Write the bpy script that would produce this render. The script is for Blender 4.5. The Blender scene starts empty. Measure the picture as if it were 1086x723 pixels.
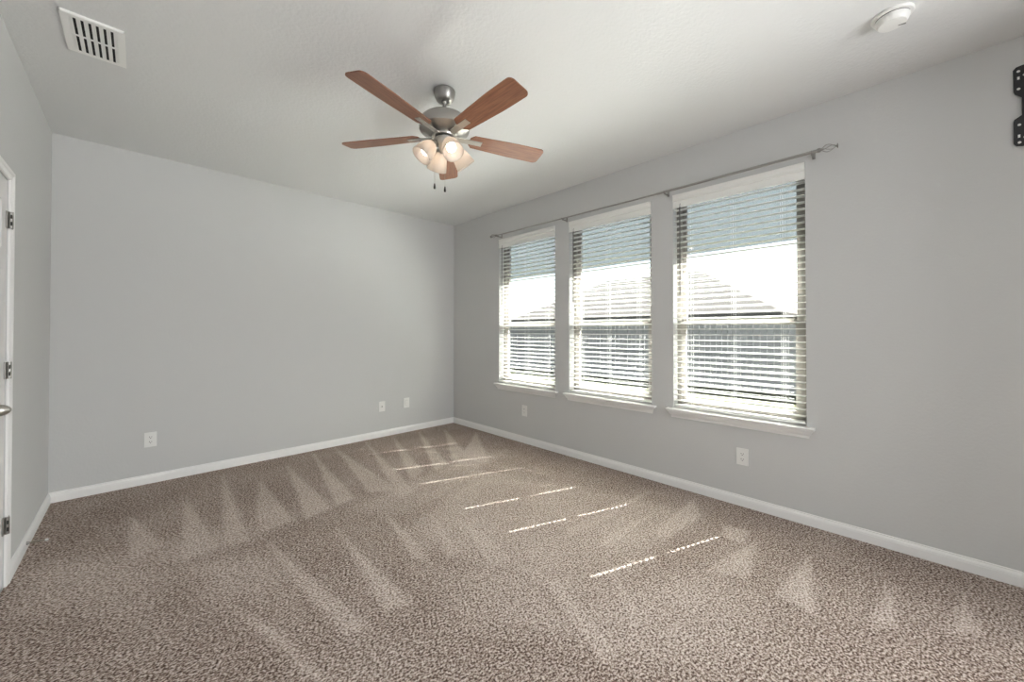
import bpy, bmesh, math, random
import numpy as np
from mathutils import Vector, Matrix
random.seed(7)
rng = np.random.default_rng(11)
S = bpy.context.scene
COL = S.collection
R = math.radians

# ------------------------------------------------------------------ room size
XL, XW, YB, YN, H = -0.4713, 3.1555, 4.4204, -1.25, 2.74   # left wall, window wall, back wall, near wall, ceiling
WT = 0.15                                                   # wall thickness

# ------------------------------------------------------------------ camera
cd = bpy.data.cameras.new('camera')
cam = bpy.data.objects.new('camera', cd); COL.objects.link(cam)
cd.sensor_fit = 'HORIZONTAL'; cd.sensor_width = 36.0
cd.lens = 408.36 / 1086 * 36.0
cd.shift_y = -14.34 / 1086
cd.clip_start = 0.02; cd.clip_end = 300
cam.location = (0, 0, 1.2673)
cam.rotation_euler = (R(90 + 0.556), 0, R(-44.11))
S.camera = cam

# ------------------------------------------------------------------ exposure
S.view_settings.view_transform = 'Standard'
S.view_settings.look = 'None'
S.view_settings.exposure = 0.22
S.view_settings.gamma = 1.0
S.view_settings.use_curve_mapping = False
try:
    S.cycles.max_bounces = 14; S.cycles.diffuse_bounces = 8; S.cycles.transparent_max_bounces = 24
    S.cycles.sample_clamp_indirect = 20.0
    S.cycles.use_denoising = True
    S.cycles.caustics_reflective = False; S.cycles.caustics_refractive = False
except Exception:
    pass

# ------------------------------------------------------------------ world sky
SKY = 0.34
W = bpy.data.worlds.new('sky'); S.world = W; W.use_nodes = True
nt = W.node_tree; nt.nodes.clear()
sk = nt.nodes.new('ShaderNodeTexSky'); sk.sky_type = 'NISHITA'
sk.sun_disc = False; sk.sun_elevation = R(48); sk.sun_rotation = R(110)
sk.air_density = 1.0; sk.dust_density = 2.5; sk.ozone_density = 1.0
hsv = nt.nodes.new('ShaderNodeHueSaturation'); hsv.inputs['Saturation'].default_value = 0.55
bg = nt.nodes.new('ShaderNodeBackground'); bg.inputs['Strength'].default_value = SKY
wo = nt.nodes.new('ShaderNodeOutputWorld')
nt.links.new(sk.outputs[0], hsv.inputs['Color']); nt.links.new(hsv.outputs[0], bg.inputs[0]); nt.links.new(bg.outputs[0], wo.inputs[0])

# ------------------------------------------------------------------ sun
sd = bpy.data.lights.new('sun', 'SUN'); sd.energy = 72.0; sd.angle = R(0.53); sd.color = (1.0, 0.975, 0.95)
sun = bpy.data.objects.new('sun', sd); COL.objects.link(sun)
sun.rotation_euler = Vector((1.0, -0.365, 1.19)).to_track_quat('Z', 'Y').to_euler()
sun.location = (8, -3, 9)

# ------------------------------------------------------------------ large area lights (added fill behind the camera, no real source there)
def area(name, loc, rot, sx, sy, power, color):
    d = bpy.data.lights.new(name, 'AREA'); d.shape = 'RECTANGLE'; d.size = sx; d.size_y = sy
    d.energy = power; d.color = color
    o = bpy.data.objects.new(name, d); COL.objects.link(o); o.location = loc; o.rotation_euler = rot
    return o
area('fill_light', (1.95, YN - 1.15, 1.35), (R(97), 0, R(34)), 1.7, 1.6, 122, (0.97, 0.985, 1.0))  # fill lamp added to brighten the room

# =================================================================== helpers
def link(n, a, b): n.links.new(a, b)

def mat(name, col=(0.8, 0.8, 0.8), rough=0.5, metal=0.0, spec=0.5, bump=None, var=None):
    """principled; bump=(scale, strength, distance), var=(scale, amount) colour mottling"""
    m = bpy.data.materials.new(name); m.use_nodes = True
    n = m.node_tree; b = n.nodes['Principled BSDF']
    b.inputs['Base Color'].default_value = (*col, 1); b.inputs['Roughness'].default_value = rough
    b.inputs['Metallic'].default_value = metal; b.inputs['Specular IOR Level'].default_value = spec
    tc = n.nodes.new('ShaderNodeTexCoord')
    if bump:
        t = n.nodes.new('ShaderNodeTexNoise'); t.inputs['Scale'].default_value = bump[0]; t.inputs['Detail'].default_value = 3
        link(n, tc.outputs['Object'], t.inputs['Vector'])
        bp = n.nodes.new('ShaderNodeBump'); bp.inputs['Strength'].default_value = bump[1]; bp.inputs['Distance'].default_value = bump[2]
        link(n, t.outputs['Fac'], bp.inputs['Height']); link(n, bp.outputs[0], b.inputs['Normal'])
    if var:
        t = n.nodes.new('ShaderNodeTexNoise'); t.inputs['Scale'].default_value = var[0]; t.inputs['Detail'].default_value = 4
        link(n, tc.outputs['Object'], t.inputs['Vector'])
        mx = n.nodes.new('ShaderNodeMix'); mx.data_type = 'RGBA'
        mx.inputs['A'].default_value = (*[c * (1 - var[1]) for c in col], 1)
        mx.inputs['B'].default_value = (*[min(1, c * (1 + var[1])) for c in col], 1)
        link(n, t.outputs['Fac'], mx.inputs['Factor']); link(n, mx.outputs['Result'], b.inputs['Base Color'])
    return m

class MB:
    """collects shapes, builds ONE mesh object"""
    def __init__(s): s.bm = bmesh.new()
    def box(s, x0, x1, y0, y1, z0, z1, bev=0.0):
        r = bmesh.ops.create_cube(s.bm, size=1.0)
        vs = r['verts']
        bmesh.ops.scale(s.bm, vec=(x1 - x0, y1 - y0, z1 - z0), verts=vs)
        bmesh.ops.translate(s.bm, vec=((x0 + x1) / 2, (y0 + y1) / 2, (z0 + z1) / 2), verts=vs)
        if bev:
            es = {e for v in vs for e in v.link_edges}
            bmesh.ops.bevel(s.bm, geom=list(es), offset=bev, segments=2, profile=0.6, affect='EDGES')
        return s
    def lathe(s, prof, seg=40, M=None, cap=True):
        """prof: list of (r, z); around Z, optional matrix"""
        rings = []
        for r, z in prof:
            if r < 1e-5:
                v = s.bm.verts.new((0, 0, z)); rings.append([v])
            else:
                rings.append([s.bm.verts.new((r * math.cos(2 * math.pi * i / seg), r * math.sin(2 * math.pi * i / seg), z)) for i in range(seg)])
        for a, b in zip(rings[:-1], rings[1:]):
            for i in range(seg):
                j = (i + 1) % seg
                if len(a) == 1 and len(b) == 1: continue
                if len(a) == 1: s.bm.faces.new((a[0], b[i], b[j]))
                elif len(b) == 1: s.bm.faces.new((a[i], a[j], b[0]))
                else: s.bm.faces.new((a[i], a[j], b[j], b[i]))
        if cap:
            for rg in (rings[0], rings[-1]):
                if len(rg) > 1: s.bm.faces.new(rg)
        if M is not None:
            bmesh.ops.transform(s.bm, matrix=M, verts=[v for rg in rings for v in rg])
        return s
    def tube(s, pts, rad, seg=10, closed=False):
        """round tube along points; rad number or list"""
        pts = [Vector(p) for p in pts]; n = len(pts)
        if not hasattr(rad, '__len__'): rad = [rad] * n
        rings = []; up = None
        for i, p in enumerate(pts):
            if closed: t = pts[(i + 1) % n] - pts[i - 1]
            else: t = pts[min(i + 1, n - 1)] - pts[max(i - 1, 0)]
            t.normalize()
            if up is None:
                up = Vector((0, 0, 1)) if abs(t.z) < 0.9 else Vector((1, 0, 0))
            a = t.cross(up); a.normalize(); b = a.cross(t); up = b
            rings.append([s.bm.verts.new(p + a * rad[i] * math.cos(2 * math.pi * k / seg) + b * rad[i] * math.sin(2 * math.pi * k / seg)) for k in range(seg)])
        pr = list(zip(rings[:-1], rings[1:])) + ([(rings[-1], rings[0])] if closed else [])
        for a, b in pr:
            for k in range(seg):
                j = (k + 1) % seg
                s.bm.faces.new((a[k], a[j], b[j], b[k]))
        if not closed:
            s.bm.faces.new(rings[0]); s.bm.faces.new(rings[-1])
        return s
    def prism(s, poly, axis, a0, a1, ends=None):
        """extrude 2-D polygon along axis ('x','y','z'); poly coords are the two other axes in order. ends=(f0,f1): extra offset at each end as function of the point"""
        def P(u, v, w):
            return {'x': (w, u, v), 'y': (u, w, v), 'z': (u, v, w)}[axis]
        e0 = (lambda p: 0) if not ends else ends[0]; e1 = (lambda p: 0) if not ends else ends[1]
        A = [s.bm.verts.new(P(p[0], p[1], a0 + e0(p))) for p in poly]
        B = [s.bm.verts.new(P(p[0], p[1], a1 + e1(p))) for p in poly]
        n = len(poly)
        for i in range(n):
            j = (i + 1) % n
            s.bm.faces.new((A[i], A[j], B[j], B[i]))
        s.bm.faces.new(A); s.bm.faces.new(B)
        return s
    def plate(s, outline, holes, w0, w1, to3):
        """flat plate with holes: 2-D outline + holes, thickness w0..w1, to3(u,v,w)->xyz"""
        bm2 = bmesh.new(); es = []
        for lp in [outline] + holes:
            vs = [bm2.verts.new((u, v, 0)) for u, v in lp]
            es += [bm2.edges.new((vs[i], vs[(i + 1) % len(vs)])) for i in range(len(vs))]
        r = bmesh.ops.triangle_fill(bm2, use_beauty=True, use_dissolve=False, edges=es)
        fs = [g for g in r['geom'] if isinstance(g, bmesh.types.BMFace)]
        tri = [[(v.co.x, v.co.y) for v in f.verts] for f in fs]
        bm2.free()
        for f in tri:
            for w in (w0, w1):
                s.bm.faces.new([s.bm.verts.new(to3(u, v, w)) for u, v in f])
        for lp in [outline] + holes:
            for i in range(len(lp)):
                a, b = lp[i], lp[(i + 1) % len(lp)]
                s.bm.faces.new([s.bm.verts.new(to3(*q)) for q in ((*a, w0), (*b, w0), (*b, w1), (*a, w1))])
        bmesh.ops.remove_doubles(s.bm, verts=s.bm.verts, dist=1e-6)
        return s
    def build(s, name, m, parent=None, smooth=False, angle=35):
        bmesh.ops.recalc_face_normals(s.bm, faces=s.bm.faces)
        me = bpy.data.meshes.new(name); s.bm.to_mesh(me); s.bm.free()
        me.materials.append(m)
        if smooth:
            for p in me.polygons: p.use_smooth = True
            try: me.set_sharp_from_angle(angle=R(angle))
            except Exception: pass
        o = bpy.data.objects.new(name, me); COL.objects.link(o)
        if parent is not None: o.parent = parent
        return o

def tag(o, label=None, cat=None, group=None, kind=None):
    if label: o['label'] = label
    if cat: o['category'] = cat
    if group: o['group'] = group
    if kind: o['kind'] = kind
    return o
def empty(name, loc=(0, 0, 0), rz=0):
    o = bpy.data.objects.new(name, None); COL.objects.link(o); o.location = loc; o.rotation_euler = (0, 0, rz)
    o.empty_display_size = 0.05
    return o
def struct(o, label, cat): return tag(o, label, cat, kind='structure')
def copy_tree(o, parent=None):
    c = o.copy(); COL.objects.link(c); c.parent = parent
    for ch in list(o.children): copy_tree(ch, c)
    return c
def circ(u, v, ru, rv=None, n=14):
    rv = rv or ru
    return [(u + ru * math.cos(2 * math.pi * i / n), v + rv * math.sin(2 * math.pi * i / n)) for i in range(n)]
def rrect(u0, u1, v0, v1, r, n=5):
    out = []
    for cx, cy, a in ((u1 - r, v1 - r, 0), (u0 + r, v1 - r, 90), (u0 + r, v0 + r, 180), (u1 - r, v0 + r, 270)):
        for i in range(n + 1):
            t = R(a + 90 * i / n); out.append((cx + r * math.cos(t), cy + r * math.sin(t)))
    return out

# =================================================================== materials
WALLC = (0.60, 0.605, 0.60)
M = {}
M['wall'] = mat('wall_paint', WALLC, 0.75, spec=0.25, bump=(70, 0.22, 0.004))
M['ceil'] = mat('ceiling_paint', (0.72, 0.727, 0.725), 0.9, spec=0.1, bump=(55, 0.45, 0.006))
M['trim'] = mat('white_trim', (0.86, 0.86, 0.85), 0.4, spec=0.4)
M['door'] = mat('door_paint', (0.76, 0.76, 0.745), 0.4, spec=0.4)
M['blind'] = mat('blind_white', (0.86, 0.86, 0.83), 0.45, spec=0.35)
M['wand'] = mat('wand_plastic', (0.13, 0.125, 0.115), 0.35)
M['cord'] = mat('cord', (0.8, 0.8, 0.77), 0.8)
M['vinyl'] = mat('window_vinyl', (0.25, 0.235, 0.215), 0.4)
M['nickel'] = mat('brushed_nickel', (0.56, 0.54, 0.50), 0.34, metal=1.0)
M['nickel_dark'] = mat('satin_nickel_dark', (0.36, 0.35, 0.33), 0.4, metal=1.0)
M['housing'] = mat('housing_nickel', (0.44, 0.43, 0.41), 0.42, metal=1.0)
M['rod'] = mat('rod_metal', (0.42, 0.41, 0.39), 0.35, metal=0.9)
M['plastic'] = mat('white_plastic', (0.82, 0.82, 0.80), 0.35)
M['dark'] = mat('dark_slot', (0.02, 0.02, 0.02), 0.8)
M['black'] = mat('black_powder_coat', (0.012, 0.012, 0.013), 0.45)
M['vent'] = mat('vent_paint', (0.86, 0.86, 0.84), 0.45)
M['spring'] = mat('spring_steel', (0.40, 0.36, 0.30), 0.35, metal=1.0)
M['fence'] = mat('fence_wood', (0.21, 0.21, 0.212), 0.85, spec=0.0, var=(6, 0.3))
M['siding'] = mat('house_siding', (0.55, 0.53, 0.50), 0.8, spec=0.0)
M['shingle'] = mat('roof_shingle', (0.075, 0.071, 0.067), 0.9, spec=0.0, var=(3, 0.12))
M['grass'] = mat('grass', (0.036, 0.038, 0.022), 0.9, spec=0.0, var=(2.5, 0.25))

def glass_mat():
    m = bpy.data.materials.new('window_glass'); m.use_nodes = True; n = m.node_tree; n.nodes.clear()
    t = n.nodes.new('ShaderNodeBsdfTransparent'); t.inputs[0].default_value = (0.95, 0.97, 0.96, 1)
    g = n.nodes.new('ShaderNodeBsdfGlossy'); g.inputs['Roughness'].default_value = 0.02
    f = n.nodes.new('ShaderNodeValue'); f.outputs[0].default_value = 0.05
    x = n.nodes.new('ShaderNodeMixShader'); o = n.nodes.new('ShaderNodeOutputMaterial')
    link(n, f.outputs[0], x.inputs[0]); link(n, t.outputs[0], x.inputs[1]); link(n, g.outputs[0], x.inputs[2]); link(n, x.outputs[0], o.inputs[0])
    return m
M['glass'] = glass_mat()
def film_mat():
    m = bpy.data.materials.new('blue_grey_film'); m.use_nodes = True; n = m.node_tree; n.nodes.clear()
    t = n.nodes.new('ShaderNodeBsdfTransparent'); t.inputs[0].default_value = (0.13, 0.145, 0.155, 1)
    d = n.nodes.new('ShaderNodeBsdfTranslucent'); d.inputs[0].default_value = (0.185, 0.20, 0.207, 1)
    x = n.nodes.new('ShaderNodeMixShader'); x.inputs[0].default_value = 0.75
    o = n.nodes.new('ShaderNodeOutputMaterial')
    link(n, t.outputs[0], x.inputs[1]); link(n, d.outputs[0], x.inputs[2]); link(n, x.outputs[0], o.inputs[0])
    return m
M['film'] = film_mat()
def shade_mat():
    m = bpy.data.materials.new('frosted_glass'); m.use_nodes = True; n = m.node_tree; n.nodes.clear()
    d = n.nodes.new('ShaderNodeBsdfDiffuse'); d.inputs[0].default_value = (0.48, 0.45, 0.42, 1)
    t = n.nodes.new('ShaderNodeBsdfTranslucent'); t.inputs[0].default_value = (0.90, 0.84, 0.77, 1)
    g = n.nodes.new('ShaderNodeBsdfGlossy'); g.inputs['Roughness'].default_value = 0.25
    a = n.nodes.new('ShaderNodeMixShader'); a.inputs[0].default_value = 0.55
    b = n.nodes.new('ShaderNodeMixShader'); b.inputs[0].default_value = 0.05
    o = n.nodes.new('ShaderNodeOutputMaterial')
    link(n, d.outputs[0], a.inputs[1]); link(n, t.outputs[0], a.inputs[2])
    link(n, a.outputs[0], b.inputs[1]); link(n, g.outputs[0], b.inputs[2]); link(n, b.outputs[0], o.inputs[0])
    return m
M['shade'] = shade_mat()
def bulb_mat():
    m = bpy.data.materials.new('lit_bulb'); m.use_nodes = True; n = m.node_tree; n.nodes.clear()
    e = n.nodes.new('ShaderNodeEmission'); e.inputs[0].default_value = (1.0, 0.85, 0.72, 1); e.inputs[1].default_value = 6.5
    o = n.nodes.new('ShaderNodeOutputMaterial'); link(n, e.outputs[0], o.inputs[0])
    return m
M['bulb'] = bulb_mat()
def wood_mat():
    m = mat('walnut_blade', (0.2, 0.08, 0.04), 0.38, spec=0.5); n = m.node_tree; b = n.nodes['Principled BSDF']
    tc = n.nodes.new('ShaderNodeTexCoord'); mp = n.nodes.new('ShaderNodeMapping'); mp.inputs['Scale'].default_value = (3, 45, 10)
    t = n.nodes.new('ShaderNodeTexNoise'); t.inputs['Scale'].default_value = 2.2; t.inputs['Detail'].default_value = 5; t.inputs['Distortion'].default_value = 0.6
    r = n.nodes.new('ShaderNodeValToRGB')
    r.color_ramp.elements[0].position = 0.32; r.color_ramp.elements[0].color = (0.19, 0.078, 0.042, 1)
    r.color_ramp.elements[1].position = 0.70; r.color_ramp.elements[1].color = (0.32, 0.140, 0.075, 1)
    link(n, tc.outputs['Object'], mp.inputs[0]); link(n, mp.outputs[0], t.inputs['Vector']); link(n, t.outputs['Fac'], r.inputs[0]); link(n, r.outputs[0], b.inputs['Base Color'])
    return m
M['wood'] = wood_mat()

def carpet_mat():
    m = bpy.data.materials.new('carpet'); m.use_nodes = True; n = m.node_tree; b = n.nodes['Principled BSDF']
    b.inputs['Roughness'].default_value = 1.0; b.inputs['Specular IOR Level'].default_value = 0.05
    tc = n.nodes.new('ShaderNodeTexCoord')
    mp = n.nodes.new('ShaderNodeMapping'); mp.inputs['Rotation'].default_value = (0, 0, R(20)); mp.inputs['Scale'].default_value = (1.0, 1.25, 1.0)
    link(n, tc.outputs['Object'], mp.inputs[0])
    # tufts
    nz = n.nodes.new('ShaderNodeTexNoise'); nz.inputs['Scale'].default_value = 95; nz.inputs['Detail'].default_value = 1.6; nz.inputs['Roughness'].default_value = 0.6
    link(n, mp.outputs[0], nz.inputs['Vector'])
    vo = n.nodes.new('ShaderNodeTexVoronoi'); vo.inputs['Scale'].default_value = 120
    link(n, mp.outputs[0], vo.inputs['Vector'])
    sep = n.nodes.new('ShaderNodeSeparateColor'); link(n, vo.outputs['Color'], sep.inputs[0])
    ad = n.nodes.new('ShaderNodeMath'); ad.operation = 'MULTIPLY_ADD'; ad.inputs[1].default_value = 0.24; link(n, sep.outputs[0], ad.inputs[0])
    ct = n.nodes.new('ShaderNodeMath'); ct.operation = 'MULTIPLY_ADD'; ct.inputs[1].default_value = 1.9; ct.inputs[2].default_value = -0.57
    link(n, nz.outputs['Fac'], ct.inputs[0]); link(n, ct.outputs[0], ad.inputs[2])
    # pile direction left by the vacuum (vertex attribute) and soft wear
    at = n.nodes.new('ShaderNodeAttribute'); at.attribute_name = 'pile'
    lo = n.nodes.new('ShaderNodeTexNoise'); lo.inputs['Scale'].default_value = 2.2; lo.inputs['Detail'].default_value = 4
    link(n, tc.outputs['Object'], lo.inputs['Vector'])
    s1 = n.nodes.new('ShaderNodeMath'); s1.operation = 'MULTIPLY_ADD'; s1.inputs[1].default_value = 0.20; link(n, lo.outputs['Fac'], s1.inputs[0]); s1.inputs[2].default_value = -0.14
    s2 = n.nodes.new('ShaderNodeMath'); s2.operation = 'MULTIPLY_ADD'; s2.inputs[1].default_value = 0.15; link(n, at.outputs['Fac'], s2.inputs[0]); link(n, s1.outputs[0], s2.inputs[2])
    s3 = n.nodes.new('ShaderNodeMath'); s3.operation = 'ADD'; link(n, ad.outputs[0], s3.inputs[0]); link(n, s2.outputs[0], s3.inputs[1])
    r = n.nodes.new('ShaderNodeValToRGB'); cr = r.color_ramp
    cr.elements[0].position = 0.18; cr.elements[0].color = (0.090, 0.060, 0.046, 1)
    cr.elements[1].position = 0.88; cr.elements[1].color = (0.74, 0.665, 0.61, 1)
    e = cr.elements.new(0.40); e.color = (0.275, 0.210, 0.175, 1)
    e = cr.elements.new(0.58); e.color = (0.495, 0.418, 0.370, 1)
    link(n, s3.outputs[0], r.inputs[0]); link(n, r.outputs[0], b.inputs['Base Color'])
    bp = n.nodes.new('ShaderNodeBump'); bp.inputs['Strength'].default_value = 0.9; bp.inputs['Distance'].default_value = 0.008
    link(n, nz.outputs['Fac'], bp.inputs['Height']); link(n, bp.outputs[0], b.inputs['Normal'])
    return m
M['carpet'] = carpet_mat()

# =================================================================== SETTING
# ---- window openings
WINS = [(2.603, 3.480), (1.538, 2.416), (0.473, 1.350)]     # y ranges: nearest the back corner first
Z0, Z1 = 0.640, 2.385

# ---- floor: carpet with the strokes of the vacuum
def build_floor():
    st = 0.018
    nx, ny = int(round((XW - XL) / st)), int(round((YB - YN) / st))
    xs = np.linspace(XL, XW, nx + 1); ys = np.linspace(YN, YB, ny + 1)
    X, Y = np.meshgrid(xs, ys)
    nap = np.zeros_like(X)
    def poly(pts, amt, soft=0.05):
        pts = np.array(pts)
        n = len(pts); inside = np.zeros(X.shape, bool); dist = np.full(X.shape, 9.0)
        for i in range(n):
            x0, y0 = pts[i]; x1, y1 = pts[(i + 1) % n]
            c = ((y0 > Y) != (y1 > Y)) & (X < (x1 - x0) * (Y - y0) / (y1 - y0 + 1e-12) + x0)
            inside ^= c
            t = np.clip(((X - x0) * (x1 - x0) + (Y - y0) * (y1 - y0)) / ((x1 - x0) ** 2 + (y1 - y0) ** 2), 0, 1)
            dist = np.minimum(dist, np.hypot(X - x0 - t * (x1 - x0), Y - y0 - t * (y1 - y0)))
        sd_ = np.where(inside, dist, -dist)
        return amt * np.clip(0.5 + sd_ / soft, 0, 1)
    # strokes: narrow where the vacuum head turned at a wall, wide towards the room
    strokes = [
        [(-0.03, 3.73), (-0.04, 2.98), (0.12, 3.08)],
        [(0.26, 3.8), (0.17, 2.78), (0.36, 2.82)],
        [(0.54, 4.21), (0.37, 2.85), (0.5, 2.78)],
        [(0.75, 3.89), (0.53, 2.84), (0.76, 2.88)],
        [(1.01, 4.08), (0.82, 2.85), (1.01, 2.9)],
        [(1.31, 4.35), (1.04, 2.91), (1.19, 2.94)],
        [(1.54, 4.35), (1.31, 2.97), (1.5, 2.83)],
        [(1.88, 4.36), (1.42, 2.67), (1.59, 2.75)],
        [(2.2, 4.33), (1.66, 2.94), (1.86, 3.06)],
        [(2.54, 4.31), (1.93, 2.99), (2.13, 3.07)],
        [(2.85, 4.2), (2.16, 3.04), (2.46, 3.23)],
        [(3.03, 3.77), (2.09, 2.94), (2.45, 2.83)],
        [(1.26, 2.65), (1.11, 1.96), (1.15, 1.78), (1.21, 2.07)],
        [(0.92, 2.58), (0.81, 1.66), (0.93, 1.61)],
        [(1.49, 2.39), (1.24, 1.81), (1.35, 1.79)],
        [(0.57, 2.71), (0.56, 2.35), (0.63, 1.65), (0.72, 1.59), (0.65, 2.15)],
        [(1.6, 2.18), (1.34, 1.56), (1.52, 1.53)],
        [(1.52, 1.44), (1.41, 1.14), (1.28, 0.82), (1.37, 0.81), (1.53, 1.2)],
        [(1.81, 1.16), (1.74, 1.07), (1.54, 0.84), (1.61, 0.83), (1.81, 1.07)],
        [(2.83, 1.23), (2.08, 1.33), (1.92, 1.28), (2.0, 1.23)],
        [(2.7, 0.65), (2.13, 0.77), (2.25, 0.58)],
        [(2.74, 0.4), (2.21, 0.46), (2.18, 0.3)],
        [(2.72, 0.07), (2.26, 0.13), (2.35, 0.04)],
        [(2.87, -0.17), (2.45, -0.11), (2.55, -0.2)],
        [(2.76, 0.86), (2.79, 0.71), (2.59, 0.7), (2.6, 0.8)],
        [(2.93, 1.44), (1.98, 1.55), (1.86, 1.48), (2.21, 1.41)],
        [(3.0, 1.14), (2.39, 1.15), (2.25, 1.05), (2.77, 0.99)],
        [(0.3, 2.22), (0.42, 1.74), (0.46, 1.51), (0.5, 1.47), (0.44, 1.85)],
    ]
    for s in strokes: nap = np.maximum(nap, poly(s, 1.0, 0.035))
    # broad lighter zones where the strokes overlap
    zones = [
        [(1.11, 2.76), (1.33, 2.39), (2.07, 2.64), (2.79, 2.99), (2.19, 3.09), (1.52, 2.94)],
        [(-0.04, 2.98), (0.17, 2.78), (0.36, 2.82), (0.5, 2.78), (0.76, 2.88), (0.73, 3.03), (0.14, 3.1)],
        [(2.2, 2.73), (2.66, 1.7), (2.74, 1.17), (1.99, 0.98), (1.56, 1.0), (1.34, 1.4), (1.24, 1.83), (1.24, 2.27)],
        [(1.68, 1.07), (2.25, 0.73), (2.13, 0.45), (1.71, 0.49), (1.29, 0.83), (1.39, 1.08)],
        [(-0.42, 3.32), (-0.1, 3.13), (0.16, 2.65), (0.02, 2.34), (-0.38, 2.8)],
        [(1.08, 1.87), (1.52, 1.44), (1.32, 0.93), (0.99, 1.39)],
        [(0.2, 2.72), (0.59, 2.46), (0.52, 2.01), (0.27, 2.25)],
    ]
    for s in zones: nap = np.maximum(nap, poly(s, 0.6, 0.16))
    v = np.stack([X.ravel(), Y.ravel(), np.zeros(X.size)], 1)
    idx = np.arange(X.size).reshape(X.shape)
    f = np.stack([idx[:-1, :-1].ravel(), idx[:-1, 1:].ravel(), idx[1:, 1:].ravel(), idx[1:, :-1].ravel()], 1)
    me = bpy.data.meshes.new('floor'); me.from_pydata(v.tolist(), [], f.tolist())
    a = me.attributes.new('pile', 'FLOAT', 'POINT'); a.data.foreach_set('value', nap.ravel().astype(np.float32))
    me.materials.append(M['carpet'])
    o = bpy.data.objects.new('floor', me); COL.objects.link(o)
    return o
struct(build_floor(), 'speckled tan and brown cut pile carpet with vacuum strokes', 'carpet')

struct(MB().box(XL - WT, XW + WT, YN - WT, YB + WT, H, H + 0.12).build('ceiling', M['ceil']), 'pale grey lightly textured ceiling', 'ceiling')
struct(MB().box(XL - WT, XW + WT, YB, YB + WT, -0.05, H).build('wall_back', M['wall']), 'plain grey back wall', 'wall')

# left wall with the door opening
DY0, DY1, DZ = 2.50, 3.125, 2.022
w = MB()
w.box(XL - WT, XL, YN - WT, DY0, -0.05, H); w.box(XL - WT, XL, DY1, YB, -0.05, H); w.box(XL - WT, XL, DY0, DY1, DZ, H)
struct(w.build('wall_left', M['wall']), 'plain grey left wall with a door', 'wall')

# window wall (right)
w = MB()
w.box(XW, XW + WT, YN - WT, YB, -0.05, Z0 - 0.018); w.box(XW, XW + WT, YN - WT, YB, Z1, H)
edges = [YN - WT, WINS[2][0], WINS[2][1], WINS[1][0], WINS[1][1], WINS[0][0], WINS[0][1], YB]
for a, b in zip(edges[0::2], edges[1::2]): w.box(XW, XW + WT, a, b, Z0 - 0.018, Z1)
struct(w.build('wall_right', M['wall']), 'grey wall with three windows', 'wall')

# near wall, behind the camera, with a wide opening shaped to pass the fill light
w = MB()
w.box(XL, XW, YN - WT, YN, 2.42, H); w.box(XL, XL + 0.15, YN - WT, YN, -0.05, 2.42); w.box(2.40, XW, YN - WT, YN, -0.05, 2.42)
struct(w.build('wall_near', M['wall']), 'grey wall behind the viewer with an opening added for the fill light', 'wall')

# added unseen box behind the near wall: blocks the sun, holds the fill light
HY = YN - WT - 2.2
w = MB(); w.box(XL - WT, XW + WT, HY - WT, HY, -0.05, H); w.box(XL - WT, XL, HY, YN - WT, -0.05, H); w.box(XW, XW + WT, HY, YN - WT, -0.05, H)
struct(w.build('wall_light_box', M['wall']), 'added unseen walls of the light box behind the viewer', 'wall')
struct(MB().box(XL - WT, XW + WT, HY - WT, YN, -0.06, -0.001).build('floor_light_box', M['carpet']), 'added unseen floor of the light box behind the viewer', 'carpet')
struct(MB().box(XL - WT, XW + WT, HY - WT, YN - WT, H, H + 0.12).build('ceiling_light_box', M['ceil']), 'added unseen ceiling of the light box behind the viewer', 'ceiling')

# baseboards: profile in (distance from wall, z)
BP = [(0, 0), (0.014, 0), (0.014, 0.046), (0.0125, 0.050), (0.0125, 0.055), (0.009, 0.062), (0.006, 0.066), (0.005, 0.074), (0, 0.075)]
struct(MB().prism([(YB - d, z) for d, z in BP], 'x', XL, XW).build('baseboard_back', M['trim']), 'white baseboard along the back wall', 'baseboard')
struct(MB().prism([(XW - d, z) for d, z in BP], 'y', YN, YB).build('baseboard_right', M['trim']), 'white baseboard below the windows', 'baseboard')
struct(MB().prism([(XL + d, z) for d, z in BP], 'y', DY1 + 0.048, YB).build('baseboard_left', M['trim']), 'white baseboard between door and corner', 'baseboard')

# ---- door in the left wall
dr = empty('door_1', (XL, DY0, 0)); struct(dr, 'white panelled door with nickel knob and hinges in left wall', 'door')
d = MB(); fx = -0.004
d.box(fx - 0.03, fx - 0.006, 0.004, DY1 - DY0 - 0.004, 0.012, DZ - 0.005)
wd = DY1 - DY0 - 0.008
def strip(y0, y1, z0, z1): d.box(fx - 0.008, fx, 0.004 + y0, 0.004 + y1, 0.012 + z0, 0.012 + z1, 0.0)
hz = DZ - 0.017
rails = [(0, 0.2), (0.86, 1.0), (1.56, 1.66), (hz - 0.115, hz)]
for y0, y1 in ((0, 0.105), (wd / 2 - 0.05, wd / 2 + 0.05), (wd - 0.105, wd)): strip(y0, y1, 0, hz)
for z0, z1 in rails: strip(0.105, wd / 2 - 0.05, z0, z1); strip(wd / 2 + 0.05, wd - 0.105, z0, z1)
for (z0, z1) in ((0.2, 0.86), (1.0, 1.56), (1.66, hz - 0.115)):
    for y0, y1 in ((0.105, wd / 2 - 0.05), (wd / 2 + 0.05, wd - 0.105)):
        d.box(fx - 0.008, fx - 0.001, 0.004 + y0 + 0.03, 0.004 + y1 - 0.03, 0.012 + z0 + 0.03, 0.012 + z1 - 0.03, 0.003)
d.build('door_slab', M['door'], dr)
kn = MB()
KM = Matrix.Translation((fx, 0.115, 0.94)) @ Matrix.Rotation(R(90), 4, 'Y') @ Matrix.Diagonal((0.9, 0.9, 1.16, 1))
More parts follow.
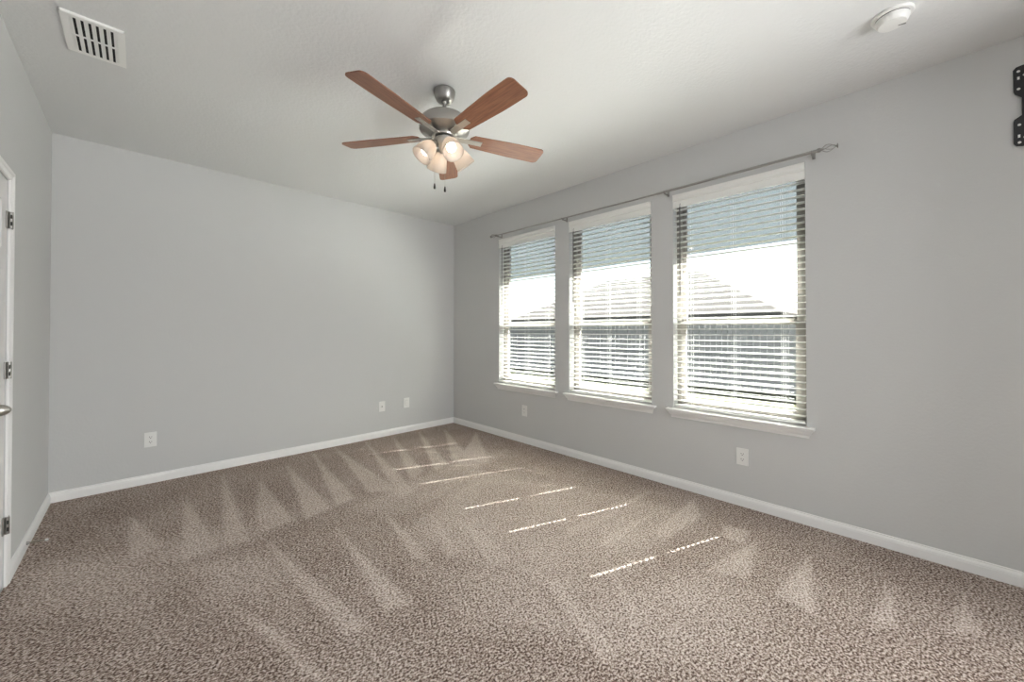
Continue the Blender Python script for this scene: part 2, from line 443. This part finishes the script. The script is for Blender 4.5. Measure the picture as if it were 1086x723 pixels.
kn.lathe([(0, 0), (0.032, 0), (0.032, 0.004), (0.027, 0.009), (0.012, 0.012), (0.011, 0.030), (0.016, 0.036), (0.025, 0.043), (0.0275, 0.052), (0.026, 0.062), (0.021, 0.072), (0.013, 0.079), (0.005, 0.0825), (0, 0.083)], 32, KM)
tag(kn.build('door_knob', M['nickel'], dr, smooth=True), 'egg shaped nickel knob')
hg = None
for hzc in (1.820, 1.073, 0.305):
    hh = 0.042
    h_ = MB()
    yj = DY1 - DY0
    h_.box(-0.0035, 0.0025, yj - 0.030, yj - 0.004, hzc - hh, hzc + hh)          # leaf on the door edge
    h_.box(0.0105, 0.0135, yj - 0.001, yj + 0.014, hzc - hh, hzc + hh)           # leaf on the casing
    for k in range(5):
        z0 = hzc - hh + k * hh * 2 / 5
        h_.lathe([(0, z0 + 0.0006), (0.0085, z0 + 0.0006), (0.0085, z0 + hh * 0.4 - 0.0006), (0, z0 + hh * 0.4 - 0.0006)], 18, Matrix.Translation((0.0095, yj - 0.006, 0)))
    ho = h_.build('hinge', M['nickel_dark'], dr, smooth=True)
    sc = MB()
    for dz in (-0.0175, 0.0175): sc.box(0.0095, 0.0150, yj - 0.0158, yj - 0.0110, hzc + dz - 0.009, hzc + dz + 0.009)
    sc.build('knuckle_gap', M['dark'], ho)
# casing: profile (along wall from opening, out from wall)
CP = [(0.0, 0.0), (0.0, 0.006), (0.004, 0.009), (0.022, 0.011), (0.028, 0.014), (0.043, 0.015), (0.047, 0.012), (0.048, 0.0)]
cs = MB()
def casing_leg(ysign, y0):
    A = []
    for z_end in (0, 1):
        A.append([cs.bm.verts.new((XL + o_, y0 + ysign * u, 0.0 if z_end == 0 else DZ + u)) for u, o_ in CP])
    n = len(CP)
    for i in range(n):
        j = (i + 1) % n; cs.bm.faces.new((A[0][i], A[0][j], A[1][j], A[1][i]))
    cs.bm.faces.new(A[0]); cs.bm.faces.new(A[1])
casing_leg(1, DY1); casing_leg(-1, DY0)
A = [[cs.bm.verts.new((XL + o_, (DY0 - u) if e == 0 else (DY1 + u), DZ + u)) for u, o_ in CP] for e in (0, 1)]
for i in range(len(CP)):
    j = (i + 1) % len(CP); cs.bm.faces.new((A[0][i], A[0][j], A[1][j], A[1][i]))
cs.bm.faces.new(A[0]); cs.bm.faces.new(A[1])
# jamb lining behind the slab
cs.box(XL - WT, XL - 0.036, DY0, DY0 + 0.004, 0, DZ); cs.box(XL - WT, XL - 0.036, DY1 - 0.004, DY1, 0, DZ); cs.box(XL - WT, XL - 0.036, DY0, DY1, DZ - 0.004, DZ)
struct(cs.build('trim_1', M['trim']), 'white moulded casing around the left door', 'door casing')

# ---- windows: frame, sashes, panes, stool and apron
WLAB = ['white window nearest the back corner, behind its blind', 'white window in the middle of the three', 'white window nearest the viewer with house and fence outside']
for i, (a, b) in enumerate(WINS):
    cy = (a + b) / 2; hw = (b - a) / 2
    wn = empty('window_%d' % (i + 1), (XW, cy, Z0)); struct(wn, WLAB[i], 'window')
    ht = Z1 - Z0; x0, x1 = 0.078, 0.14
    f = MB()
    f.box(x0, x1, -hw, -hw + 0.035, 0, ht); f.box(x0, x1, hw - 0.035, hw, 0, ht); f.box(x0, x1, -hw + 0.035, hw - 0.035, ht - 0.035, ht); f.box(x0, x1, -hw + 0.035, hw - 0.035, 0, 0.035)
    f.build('window_frame', M['vinyl'], wn)
    mz = 1.335 - Z0
    lo = MB(); q0, q1 = x0 + 0.006, x0 + 0.030
    iw = hw - 0.035
    lo.box(q0, q1, -iw, -iw + 0.035, 0.035, mz + 0.02); lo.box(q0, q1, iw - 0.035, iw, 0.035, mz + 0.02); lo.box(q0 - 0.004, q1, -iw + 0.035, iw - 0.035, mz - 0.018, mz + 0.02); lo.box(q0, q1, -iw + 0.035, iw - 0.035, 0.035, 0.08)
    ls = lo.build('lower_sash', M['vinyl'], wn)
    MB().box((q0 + q1) / 2 - 0.002, (q0 + q1) / 2 + 0.002, -iw + 0.035, iw - 0.035, 0.08, mz - 0.018).build('pane', M['glass'], ls)
    up = MB(); q0, q1 = x0 + 0.034, x0 + 0.058
    up.box(q0, q1, -iw, -iw + 0.03, mz - 0.018, ht - 0.035); up.box(q0, q1, iw - 0.03, iw, mz - 0.018, ht - 0.035); up.box(q0, q1, -iw + 0.03, iw - 0.03, mz - 0.018, mz + 0.02); up.box(q0, q1, -iw + 0.03, iw - 0.03, ht - 0.07, ht - 0.035)
    us = up.build('upper_sash', M['vinyl'], wn)
    MB().box((q0 + q1) / 2 - 0.002, (q0 + q1) / 2 + 0.002, -iw + 0.03, iw - 0.03, mz + 0.02, ht - 0.07).build('pane', M['glass'], us)
    tag(MB().box(q1 + 0.001, q1 + 0.003, -iw + 0.002, iw - 0.002, 1.905 - Z0, ht - 0.036).build('sun_film', M['film'], wn), 'blue grey sun film across the top of the glass')
    # stool with rounded nose and horns
    st = MB()
    nose = [(-0.048, -0.012), (-0.052, -0.009), (-0.053, -0.005), (-0.050, -0.001), (-0.046, 0.0)]
    st.prism([(0.0, -0.018), (-0.046, -0.018)] + [(u, v * 18 / 18) for u, v in nose] + [(0.0, 0.0)], 'y', -hw - 0.045, hw + 0.045)
    st.box(0.0, x0, -hw, hw, -0.018, 0.0)
    st.build('window_sill', M['trim'], wn)
    ap = MB()
    AP = [(0, -0.018), (-0.036, -0.018), (-0.036, -0.026), (-0.030, -0.032), (-0.024, -0.046), (-0.014, -0.058), (-0.012, -0.066), (-0.010, -0.074), (0, -0.074)]
    ap.prism(AP, 'y', -hw - 0.004, hw + 0.004, ends=(lambda p: p[0] * 0.95, lambda p: -p[0] * 0.95))
    ap.build('apron', M['trim'], wn)

# =================================================================== BLINDS
def slat_prism(bm, cx, z, u0, u1, y0, y1, wdt=0.050, crown=0.0042, th=0.0032):
    n = 6
    us = [u0 + (u1 - u0) * k / n for k in range(n + 1)]
    top = [(cx + u, z + crown * (1 - (2 * u / wdt) ** 2)) for u in us]
    bot = [(cx + u, z + crown * (1 - (2 * u / wdt) ** 2) - th) for u in reversed(us)]
    poly = top + bot
    A = [bm.verts.new((p[0], y0, p[1])) for p in poly]; B = [bm.verts.new((p[0], y1, p[1])) for p in poly]
    m = len(poly)
    for i in range(m):
        j = (i + 1) % m; bm.faces.new((A[i], A[j], B[j], B[i]))
    bm.faces.new(A); bm.faces.new(B)

def make_blind():
    """origin: centre of the opening at the wall plane, z = 0 floor"""
    root = empty('window_blind')
    hw = 0.4385; ew = hw - 0.006
    cx = 0.032
    v = MB()
    zt, zb, zm = Z1 - 0.003, Z1 - 0.112, Z1 - 0.055
    VP = [(0.004, zb), (-0.003, zb), (-0.005, zb + 0.003), (-0.005, zb + 0.010), (-0.002, zb + 0.014), (-0.002, zm - 0.002), (-0.009, zm), (-0.010, zm + 0.006), (-0.007, zm + 0.014), (-0.007, zt - 0.020), (-0.011, zt - 0.012), (-0.014, zt - 0.004), (-0.014, zt), (0.004, zt)]
    v.prism(VP, 'y', -hw + 0.001, hw - 0.001)
    v.box(0.004, 0.020, -hw + 0.001, -hw + 0.006, zb, zt); v.box(0.004, 0.020, hw - 0.006, hw - 0.001, zb, zt)
    v.build('valance', M['blind'], root)
    MB().box(0.006, 0.058, -ew, ew, Z1 - 0.052, Z1 - 0.004).build('headrail', M['blind'], root)
    s = MB(); ztop, pitch = 2.264, 0.0446
    ns = 36
    hy, hx = 0.0042, 0.0100
    holes = [-hw + 0.13, hw - 0.13]
    for k in range(ns):
        z = ztop - k * pitch
        ys = [-ew] + [q for h in holes for q in (h - hy, h + hy)] + [ew]
        for y0, y1 in zip(ys[0::2], ys[1::2]): slat_prism(s.bm, cx, z, -0.025, 0.025, y0, y1)
        for h in holes:
            slat_prism(s.bm, cx, z, -0.025, -hx, h - hy, h + hy); slat_prism(s.bm, cx, z, hx, 0.025, h - hy, h + hy)
    zl = ztop - (ns - 1) * pitch
    s.build('slats', M['blind'], root)
    zr = zl - 0.042
    MB().box(cx - 0.025, cx + 0.025, -ew, ew, zr - 0.009, zr + 0.009, 0.003).build('bottom_rail', M['blind'], root)
    for y in (-hw + 0.13, 0.0, hw - 0.13):
        c = MB()
        for dx in (-0.027, 0.027):
            c.tube([(cx + dx, y + 0.0075, zr), (cx + dx, y + 0.0075, Z1 - 0.05)], 0.0005, 5)
            c.tube([(cx + dx, y - 0.0075, zr), (cx + dx, y - 0.0075, Z1 - 0.05)], 0.0005, 5)
        c.build('ladder_cord', M['cord'], root)
    wd_ = MB()
    yw = hw - 0.062
    wd_.tube([(-0.012, yw, 2.278), (-0.013, yw, 2.26), (-0.014, yw, 1.62), (-0.014, yw, 1.56)], [0.003, 0.0045, 0.0045, 0.0055], 8)
    wd_.tube([(0.008, yw, 2.306), (-0.006, yw, 2.302), (-0.012, yw, 2.292), (-0.012, yw, 2.276)], 0.002, 6)
    wd_.build('tilt_wand', M['wand'], root)
    return root
b0 = make_blind()
BL = ['white slatted blind on the window nearest the back corner', 'white slatted blind on the middle window of three', 'white slatted blind on the widest looking window, nearest the right edge']
for i, (a, b) in enumerate(WINS):
    o = b0 if i == 0 else copy_tree(b0)
    o.location = (XW, (a + b) / 2, 0)
    tag(o, BL[i], 'window blind', 'white blinds in the three windows')

# =================================================================== CURTAIN ROD
rd = empty('curtain_rod', (XW, 1.9, 2.41)); tag(rd, 'long thin metal curtain rod with cage finials above the three windows', 'curtain rod')
rx, Y = -0.075, lambda y: y - 1.9
MB().tube([(rx, Y(0.385), 0), (rx, Y(1.45), -0.004)], 0.0095, 14).build('rod_tube', M['rod'], rd, smooth=True)
MB().tube([(rx, Y(1.40), -0.004), (rx, Y(2.44), 0.002), (rx, Y(3.46), 0.008)], 0.0068, 12).build('rod_tube', M['rod'], rd, smooth=True)
for yb, zo in ((0.425, 0.0), (1.385, -0.004), (2.44, 0.002), (3.43, 0.008)):
    k = MB(); y_ = Y(yb)
    k.box(-0.004, 0, y_ - 0.009, y_ + 0.009, zo - 0.023, zo + 0.024, 0.001)
    k.tube([(-0.002, y_, zo - 0.012), (-0.035, y_, zo - 0.013), (-0.058, y_, zo - 0.0145), (rx - 0.002, y_, zo - 0.014)], [0.006, 0.006, 0.0055, 0.006], 10)
    k.tube([(rx + 0.013 * math.cos(t), y_, zo + 0.013 * math.sin(t)) for t in [R(-200 + 22 * q) for q in range(10)]], 0.004, 8)
    k.build('bracket', M['nickel_dark'], rd, smooth=True)
for ye, sgn, zo in ((0.385, -1, 0.0), (3.46, 1, 0.008)):
    fn = MB(); y_ = Y(ye)
    MY = Matrix.Translation((rx, y_, zo)) @ Matrix.Rotation(R(90) * (-sgn), 4, 'X')
    fn.lathe([(0, -0.012), (0.0125, -0.012), (0.0135, -0.004), (0.0125, 0.002), (0.008, 0.006), (0.005, 0.010), (0, 0.010)], 18, MY)
    for w_ in range(4):
        pts = []
        for t in range(13):
            u = t / 12; rr = 0.004 + 0.019 * math.sin(math.pi * u); an = w_ * math.pi / 2 + 1.4 * u
            pts.append((rx + rr * math.cos(an), y_ + sgn * (0.008 + 0.070 * u), zo + rr * math.sin(an)))
        fn.tube(pts, 0.0021, 6)
    fn.lathe([(0, 0.074), (0.005, 0.076), (0.006, 0.082), (0.014, 0.085), (0.014, 0.088), (0.005, 0.090), (0, 0.091)], 16, MY)
    fn.build('cage_finial', M['nickel_dark'], rd, smooth=True)

# =================================================================== CEILING FAN
FX, FY = 1.338, 1.975
fan = empty('ceiling_fan', (FX, FY, H)); tag(fan, 'brushed nickel ceiling fan with five brown wooden blades and four lit glass shades', 'ceiling fan')
z_ = lambda z: z - H
MB().lathe([(0, z_(H)), (0.064, z_(H)), (0.066, z_(2.735)), (0.065, z_(2.722)), (0.059, z_(2.700)), (0.051, z_(2.683)), (0.044, z_(2.675)), (0.030, z_(2.671)), (0.022, z_(2.671)), (0.021, z_(2.680)), (0, z_(2.680))], 40).build('canopy', M['nickel_dark'], fan, smooth=True)
MB().lathe([(0, z_(2.682)), (0.016, z_(2.680)), (0.0185, z_(2.672)), (0.016, z_(2.663)), (0.0115, z_(2.657)), (0.0115, z_(2.612)), (0.022, z_(2.610)), (0.022, z_(2.585)), (0, z_(2.585))], 24).build('downrod', M['nickel_dark'], fan, smooth=True)
MB().lathe([(0, z_(2.594)), (0.045, z_(2.592)), (0.095, z_(2.583)), (0.125, z_(2.571)), (0.143, z_(2.554)), (0.151, z_(2.530)), (0.151, z_(2.497)), (0.149, z_(2.493)), (0.110, z_(2.478)), (0.078, z_(2.468)), (0, z_(2.468))], 56).build('motor_housing', M['housing'], fan, smooth=True, angle=25)
MB().lathe([(0, z_(2.468)), (0.074, z_(2.468)), (0.076, z_(2.458)), (0.072, z_(2.450)), (0.060, z_(2.447)), (0, z_(2.447))], 48).build('hub', M['nickel'], fan, smooth=True)
MB().lathe([(0, z_(2.450)), (0.058, z_(2.450)), (0.058, z_(2.438)), (0, z_(2.438))], 40).build('vent_ring', M['dark'], fan, smooth=True)
MB().lathe([(0, z_(2.440)), (0.062, z_(2.440)), (0.062, z_(2.428)), (0.058, z_(2.415)), (0.048, z_(2.400)), (0.036, z_(2.388)), (0.030, z_(2.372)), (0.022, z_(2.360)), (0.012, z_(2.354)), (0.009, z_(2.346)), (0, z_(2.344))], 40).build('light_fitter', M['nickel'], fan, smooth=True)
# blades
def blade_mesh():
    m = MB(); r0, r1 = 0.160, 0.668; th = 0.0055
    out = []
    def hwid(x):
        t = (x - r0) / (r1 - r0); return 0.054 + 0.016 * min(1, t * 1.6)
    rc = 0.030
    # outline: lower side from root to tip, rounded tip corners, back; clipped root corners
    low = [(r0, -0.030), (r0 + 0.022, -hwid(r0 + 0.022))]
    for k in range(1, 9):
        x = r0 + 0.022 + (r1 - rc - r0 - 0.022) * k / 8; low.append((x, -hwid(x)))
    h1 = hwid(r1)
    for k in range(1, 6):
        t = R(-90 + 90 * k / 5); low.append((r1 - rc + rc * math.cos(t), -h1 + rc + rc * math.sin(t)))
    outl = low + [(x, -y) for x, y in reversed(low)]
    A = [m.bm.verts.new((x, y, 0)) for x, y in outl]; B = [m.bm.verts.new((x, y, th)) for x, y in outl]
    n = len(outl)
    for i in range(n):
        j = (i + 1) % n; m.bm.faces.new((A[i], A[j], B[j], B[i]))
    m.bm.faces.new(A); m.bm.faces.new(B)
    return m
bl0 = blade_mesh().build('blade', M['wood'], fan)
im = MB()
im.prism([(-0.019, -0.004), (0.019, -0.004), (0.019, 0.0), (-0.019, 0.0)], 'x', 0.150, 0.240)
im.prism([(-0.019, -0.006), (0.019, -0.006), (0.019, -0.001), (-0.019, -0.001)], 'x', 0.066, 0.160)
for xx in (0.195, 0.228):
    for yy in (-0.010, 0.010): im.lathe([(0, -0.0065), (0.004, -0.006), (0.005, -0.004), (0, -0.004)], 10, Matrix.Translation((xx, yy, 0)))
ir0 = im.build('blade_iron', M['nickel'], bl0)
for k in range(5):
    if k == 0: o = bl0
    else: o = copy_tree(bl0, fan)
    o.matrix_local = Matrix.Translation((0, 0, z_(2.461))) @ Matrix.Rotation(R(52.8 + 72 * k), 4, 'Z') @ Matrix.Rotation(R(-12), 4, 'X')
# light kit: arms, shades, bulbs
arm0 = shade0 = None
for k in range(4):
    az = R(256 + 90 * k); u = Vector((math.cos(az), math.sin(az), 0))
    n0 = u * 0.066 + Vector((0, 0, z_(2.408))); n1 = u * 0.143 + Vector((0, 0, z_(2.310)))
    ax = (n1 - n0).normalized(); L = (n1 - n0).length
    Q = ax.to_track_quat('Z', 'Y').to_matrix().to_4x4(); Mx = Matrix.Translation(n0) @ Q
    a_ = MB(); a_.tube([u * 0.030 + Vector((0, 0, z_(2.418))), u * 0.045 + Vector((0, 0, z_(2.411))), n0 + ax * 0.004], [0.010, 0.011, 0.013], 14)
    a_.lathe([(0, -0.002), (0.020, -0.002), (0.027, 0.006), (0.029, 0.018), (0.027, 0.022), (0, 0.022)], 24, Mx)
    ar = a_.build('lamp_arm', M['nickel'], fan, smooth=True)
    sh = MB()
    prof = [(0.025, 0.012), (0.031, 0.020), (0.041, 0.034), (0.049, 0.052), (0.054, 0.074), (0.058, 0.096), (0.063, L + 0.004), (0.0605, L + 0.004), (0.0555, 0.096), (0.0515, 0.074), (0.0465, 0.052), (0.0385, 0.034), (0.0285, 0.020), (0.023, 0.014)]
    sh.lathe(prof, 36, Mx, cap=False)
    tag(sh.build('lamp_shade', M['shade'], ar, smooth=True), 'frosted glass bell shade')
    bu = MB()
    bu.lathe([(0, 0.018), (0.012, 0.020), (0.013, 0.040), (0.020, 0.050), (0.0275, 0.064), (0.029, 0.076), (0.0265, 0.090), (0.018, 0.100), (0.008, 0.1045), (0, 0.105)], 24, Mx)
    tag(bu.build('bulb', M['bulb'], ar, smooth=True), 'lit warm white bulb')
# pull chains
for (cx, cyv, zb) in ((-0.043, 0.042, 2.139), (0.0026, -0.0025, 2.120)):
    c = MB(); c.tube([(cx * 0.8, cyv * 0.8, z_(2.385)), (cx, cyv, z_(2.36)), (cx, cyv, z_(zb + 0.03))], 0.0007, 6)
    co = c.build('pull_chain', M['nickel'], fan)
    p = MB(); p.lathe([(0, z_(zb + 0.034)), (0.003, z_(zb + 0.032)), (0.0055, z_(zb + 0.018)), (0.007, z_(zb + 0.006)), (0.0055, z_(zb)), (0, z_(zb - 0.002))], 14, Matrix.Translation((cx, cyv, 0)))
    tag(p.build('chain_pull', mat('dark_fob', (0.03, 0.028, 0.025), 0.4), co, smooth=True), 'dark teardrop chain pull')

# =================================================================== CEILING VENT, SMOKE DETECTOR
vt = empty('ceiling_vent', (-0.166, 2.853, H)); tag(vt, 'white rectangular slotted air vent on the ceiling above the door side', 'air vent')
hx, hy = 0.107, 0.176
v = MB(); fw = 0.027
v.plate([(-hx + 0.004, -hy + 0.004), (hx - 0.004, -hy + 0.004), (hx - 0.004, hy - 0.004), (-hx + 0.004, hy - 0.004)],
        [[(-hx + fw, -hy + fw), (hx - fw, -hy + fw), (hx - fw, -0.007), (-hx + fw, -0.007)], [(-hx + fw, 0.007), (hx - fw, 0.007), (hx - fw, hy - fw), (-hx + fw, hy - fw)]],
        -0.0105, -0.0085, lambda a, b, w_: (a, b, w_))
v.box(-hx, hx, -hy, -hy + 0.0042, -0.0085, 0); v.box(-hx, hx, hy - 0.0042, hy, -0.0085, 0)
v.box(-hx, -hx + 0.0042, -hy, hy, -0.0085, 0); v.box(hx - 0.0042, hx, -hy, hy, -0.0085, 0)
v.build('vent_frame', M['vent'], vt)
MB().box(-hx + 0.006, hx - 0.006, -hy + 0.006, hy - 0.006, -0.0015, -0.0003).build('duct_shade', M['dark'], vt)  # dark sheet painted in for the shade behind the louvers
n = 7; x0 = -hx + fw - 0.002; pit = (2 * hx - 2 * fw + 0.004) / 6.62
for k in range(n):
    lm = MB(); xa = x0 + pit * k
    lm.prism([(xa, -0.0050), (xa, -0.0062), (xa + pit * 0.62, -0.0086), (xa + pit * 0.62, -0.0074)], 'y', -hy + fw - 0.003, hy - fw + 0.003)
    lm.build('louver', M['vent'], vt)

sm = empty('smoke_detector', (2.514, 0.045, H)); tag(sm, 'round white smoke detector on the ceiling at the top right', 'smoke detector')
MB().lathe([(0, 0), (0.074, 0), (0.0745, -0.006), (0.071, -0.011), (0.064, -0.0125), (0, -0.0125)], 48).build('base_ring', M['plastic'], sm, smooth=True)
MB().lathe([(0, -0.012), (0.0592, -0.012), (0.0592, -0.0165), (0, -0.0165)], 48).build('shadow_gap', M['dark'], sm)  # dark band painted in for the shade between ring and cover
MB().lathe([(0, -0.0160), (0.0600, -0.0160), (0.0600, -0.019), (0.0575, -0.030), (0.053, -0.040), (0.048, -0.0445), (0.030, -0.046), (0, -0.0465)], 48).build('cover', M['plastic'], sm, smooth=True)
ts = MB().box(-0.013, 0.013, -0.0025, 0.0025, -0.0472, -0.0445).build('test_slot', mat('grey_slot', (0.18, 0.18, 0.17), 0.8), sm)
ts.location = (0.024, -0.032, 0); ts.rotation_euler = (0, 0, R(-72))

# =================================================================== WALL PLATES
def plate_obj(name, kind):
    """local frame: plate in the XZ plane, facing -Y, origin at the centre on the wall"""
    root = empty(name)
    pw, ph = 0.0385, 0.061
    p = MB(); p.box(-pw, pw, -0.006, 0, -ph, ph, 0.0025); p.build('cover_plate', M['plastic'], root)
    if kind == 'duplex':
        for s in (-1, 1):
            r = MB(); r.prism([(q[0], q[1]) for q in rrect(-0.0165, 0.0165, s * 0.0195 - 0.0145, s * 0.0195 + 0.0145, 0.009)], 'y', -0.0078, -0.005)
            ro = r.build('receptacle', M['plastic'], root)
            sl = MB(); zc = s * 0.0195
            sl.box(-0.0082, -0.0055, -0.0082, -0.0070, zc - 0.001, zc + 0.008); sl.box(0.0055, 0.0082, -0.0082, -0.0070, zc - 0.000, zc + 0.007)
            sl.lathe([(0, 0.0070), (0.0030, 0.0070), (0.0030, 0.0082), (0, 0.0082)], 12, Matrix.Translation((0, 0, zc - 0.0075)) @ Matrix.Rotation(R(90), 4, 'X'))
            sl.build('slots', M['dark'], ro)
        sc = MB(); sc.lathe([(0, 0.005), (0.003, 0.005), (0.003, 0.0068), (0, 0.0068)], 12, Matrix.Rotation(R(90), 4, 'X')); sc.build('screw', M['plastic'], root)
    elif kind == 'coax':
        sc = MB(); sc.lathe([(0.0075, 0.004), (0.0075, 0.010), (0.0055, 0.012), (0.0035, 0.012), (0.0035, 0.006), (0, 0.006)], 14, Matrix.Rotation(R(90), 4, 'X'), cap=False); sc.build('coax_connector', M['nickel_dark'], root)
        for s in (-1, 1):
            sc = MB(); sc.lathe([(0, 0.005), (0.0032, 0.005), (0.0032, 0.0068), (0, 0.0068)], 12, Matrix.Translation((0, 0, s * 0.042)) @ Matrix.Rotation(R(90), 4, 'X')); sc.build('screw', M['plastic'], root)
    else:
        r = MB(); r.prism(rrect(-0.0165, 0.0165, -0.0335, 0.0335, 0.003), 'y', -0.0085, -0.005); ro = r.build('rocker_insert', M['plastic'], root)
        g = MB(); g.plate(rrect(-0.0178, 0.0178, -0.0348, 0.0348, 0.003), [rrect(-0.0165, 0.0165, -0.0335, 0.0335, 0.003)], -0.0066, -0.0055, lambda a, b, w: (a, w, b)); g.build('insert_gap', mat('soft_gap', (0.3, 0.3, 0.29), 0.8), root)
    return root
oA = plate_obj('wall_outlet', 'duplex'); oA.location = (0.077, YB, 0.363); tag(oA, 'white duplex outlet low on the back wall, left part', 'wall outlet', 'white duplex outlets')
oB = copy_tree(oA); oB.location = (XW, 0.849, 0.357); oB.rotation_euler = (0, 0, R(-90)); tag(oB, 'white duplex outlet below the window nearest the right edge', 'wall outlet')
oC = copy_tree(oA); oC.location = (XW, 3.048, 0.364); oC.rotation_euler = (0, 0, R(-90)); tag(oC, 'white duplex outlet below the window nearest the back corner', 'wall outlet')
oD = plate_obj('cable_plate', 'coax'); oD.location = (2.105, YB, 0.363); tag(oD, 'white plate with one dark round connector low on the back wall', 'wall plate')
oE = plate_obj('wall_plate', 'rocker'); oE.location = (2.430, YB, 0.366); tag(oE, 'white plate without holes low on the back wall, nearest the corner', 'wall plate')

# =================================================================== DOOR STOP
ds = empty('door_stop', (XL + 0.014, 3.555, 0.043)); tag(ds, 'springy metal door stop with white tip on the left baseboard', 'door stop')
MB().lathe([(0, 0), (0.0095, 0), (0.0095, 0.004), (0.006, 0.012), (0, 0.012)], 16, Matrix.Rotation(R(90), 4, 'Y')).build('stop_base', M['nickel_dark'], ds, smooth=True)
sp = MB(); N = 17 * 12
sp.tube([(0.008 + 0.062 * k / N, 0.0048 * math.cos(2 * math.pi * k / 12), 0.0048 * math.sin(2 * math.pi * k / 12) - 0.006 * (k / N) ** 2) for k in range(N + 1)], 0.0013, 5)
sp.build('spring', M['spring'], ds, smooth=True)
MB().lathe([(0, 0), (0.006, 0), (0.0072, 0.003), (0.0072, 0.009), (0.005, 0.013), (0, 0.013)], 16, Matrix.Translation((0.069, 0, -0.006)) @ Matrix.Rotation(R(90), 4, 'Y')).build('rubber_tip', M['plastic'], ds, smooth=True)

# =================================================================== TELEVISION MOUNT
M['zinc'] = mat('bright_zinc', (0.80, 0.80, 0.78), 0.45, metal=0.3)
tv = empty('television_mount', (XW, -0.60, 2.385)); tag(tv, 'black perforated steel television wall mount plate at the right edge', 'television mount')
E2 = 0.229           # half width from centre to the outer edge
half = [(E2 - 0.028, 0.204), (E2 - 0.010, 0.201), (E2, 0.188), (E2 - 0.001, 0.080), (E2 - 0.005, 0.066), (E2 - 0.026, 0.044), (E2 - 0.026, -0.044), (E2 - 0.003, -0.060), (E2, -0.072), (E2, -0.180), (E2 - 0.008, -0.194), (E2 - 0.028, -0.200)]
out = half + [(-u, vv) for u, vv in reversed(half)]
hl = []
for s in (1, -1):
    for u, vv in ((0.017, 0.178), (0.017, 0.090), (0.018, -0.090), (0.018, -0.178), (0.036, 0.154), (0.036, -0.156)): hl.append(circ(s * (E2 - u), vv, 0.0062, 0.0068))
    for vv in (0.144, -0.146): hl.append([(s * (E2 - 0.017) + a_, vv + b_) for a_, b_ in ((-0.004, -0.008), (0.004, -0.008), (0.004, 0.008), (-0.004, 0.008))])
hl.append(rrect(-0.12, 0.12, -0.03, 0.03, 0.01))
MB().plate(out, hl, -0.014, -0.011, lambda a, b, w: (w, a, b)).build('mount_plate', M['black'], tv)
for sg in (1, -1):
    for u, vv in ((0.017, 0.178), (0.017, 0.090), (0.018, -0.090), (0.018, -0.178), (0.036, 0.154), (0.036, -0.156)):
        MB().lathe([(0, 0), (0.0058, 0), (0.0058, 0.0125), (0.005, 0.0135), (0, 0.0135)], 14, Matrix.Translation((0, sg * (E2 - u), vv)) @ Matrix.Rotation(R(-90), 4, 'Y')).build('bolt', M['zinc'], tv)
    for vv in (0.144, -0.146):
        MB().box(-0.0128, 0, sg * (E2 - 0.017) - 0.0036, sg * (E2 - 0.017) + 0.0036, vv - 0.0075, vv + 0.0075).build('clip', M['zinc'], tv)
for u in (-0.13, 0.13): MB().box(-0.011, 0, u - 0.03, u + 0.03, -0.17, 0.17, 0.002).build('mount_rail', M['black'], tv)

# =================================================================== OUTSIDE
GZ = -0.27
struct(MB().box(XW + WT, 60, -40, 45, GZ - 0.1, GZ).build('ground', M['grass']), 'sunny green lawn outside the windows', 'lawn')
fe = empty('wooden_fence', (11.3, 3.0, GZ)); tag(fe, 'weathered grey plank fence across the lawn outside', 'fence')
pl = MB(); y = -14.0
while y < 24:
    wv = 0.138 + random.uniform(-0.004, 0.004)
    pl.box(random.uniform(-0.004, 0.004), 0.022, y, y + wv, 0.03, 1.70 + random.uniform(-0.012, 0.012)); y += wv + 0.010
pl.build('planks', M['fence'], fe)
for zr in (0.25, 0.95, 1.55): MB().box(0.022, 0.06, -14, 24, zr - 0.045, zr + 0.045).build('rail', M['fence'], fe)

hs = empty('house', (24, 12, GZ)); tag(hs, 'beige neighbouring house with a hipped shingle roof beyond the fence', 'house')
MB().box(-1.6, 8, -7.2, 10, 0, 2.55).build('house_wall', M['siding'], hs)
rf = MB()
Pp = [(-2.2, -7.9, 2.45), (8.6, -7.9, 2.45), (8.6, 10.6, 2.45), (-2.2, 10.6, 2.45), (3.2, -2.2, 5.6), (3.2, 5.0, 5.6)]
V_ = [rf.bm.verts.new(q) for q in Pp]; U_ = [rf.bm.verts.new((q[0], q[1], q[2] - 0.18)) for q in Pp[:4]]
for f in ((0, 1, 4), (1, 2, 5, 4), (2, 3, 5), (3, 0, 4, 5)): rf.bm.faces.new([V_[i] for i in f])
for i in range(4):
    j = (i + 1) % 4; rf.bm.faces.new((V_[i], V_[j], U_[j], U_[i]))
rf.bm.faces.new(U_)
rf.build('roof', M['shingle'], hs)
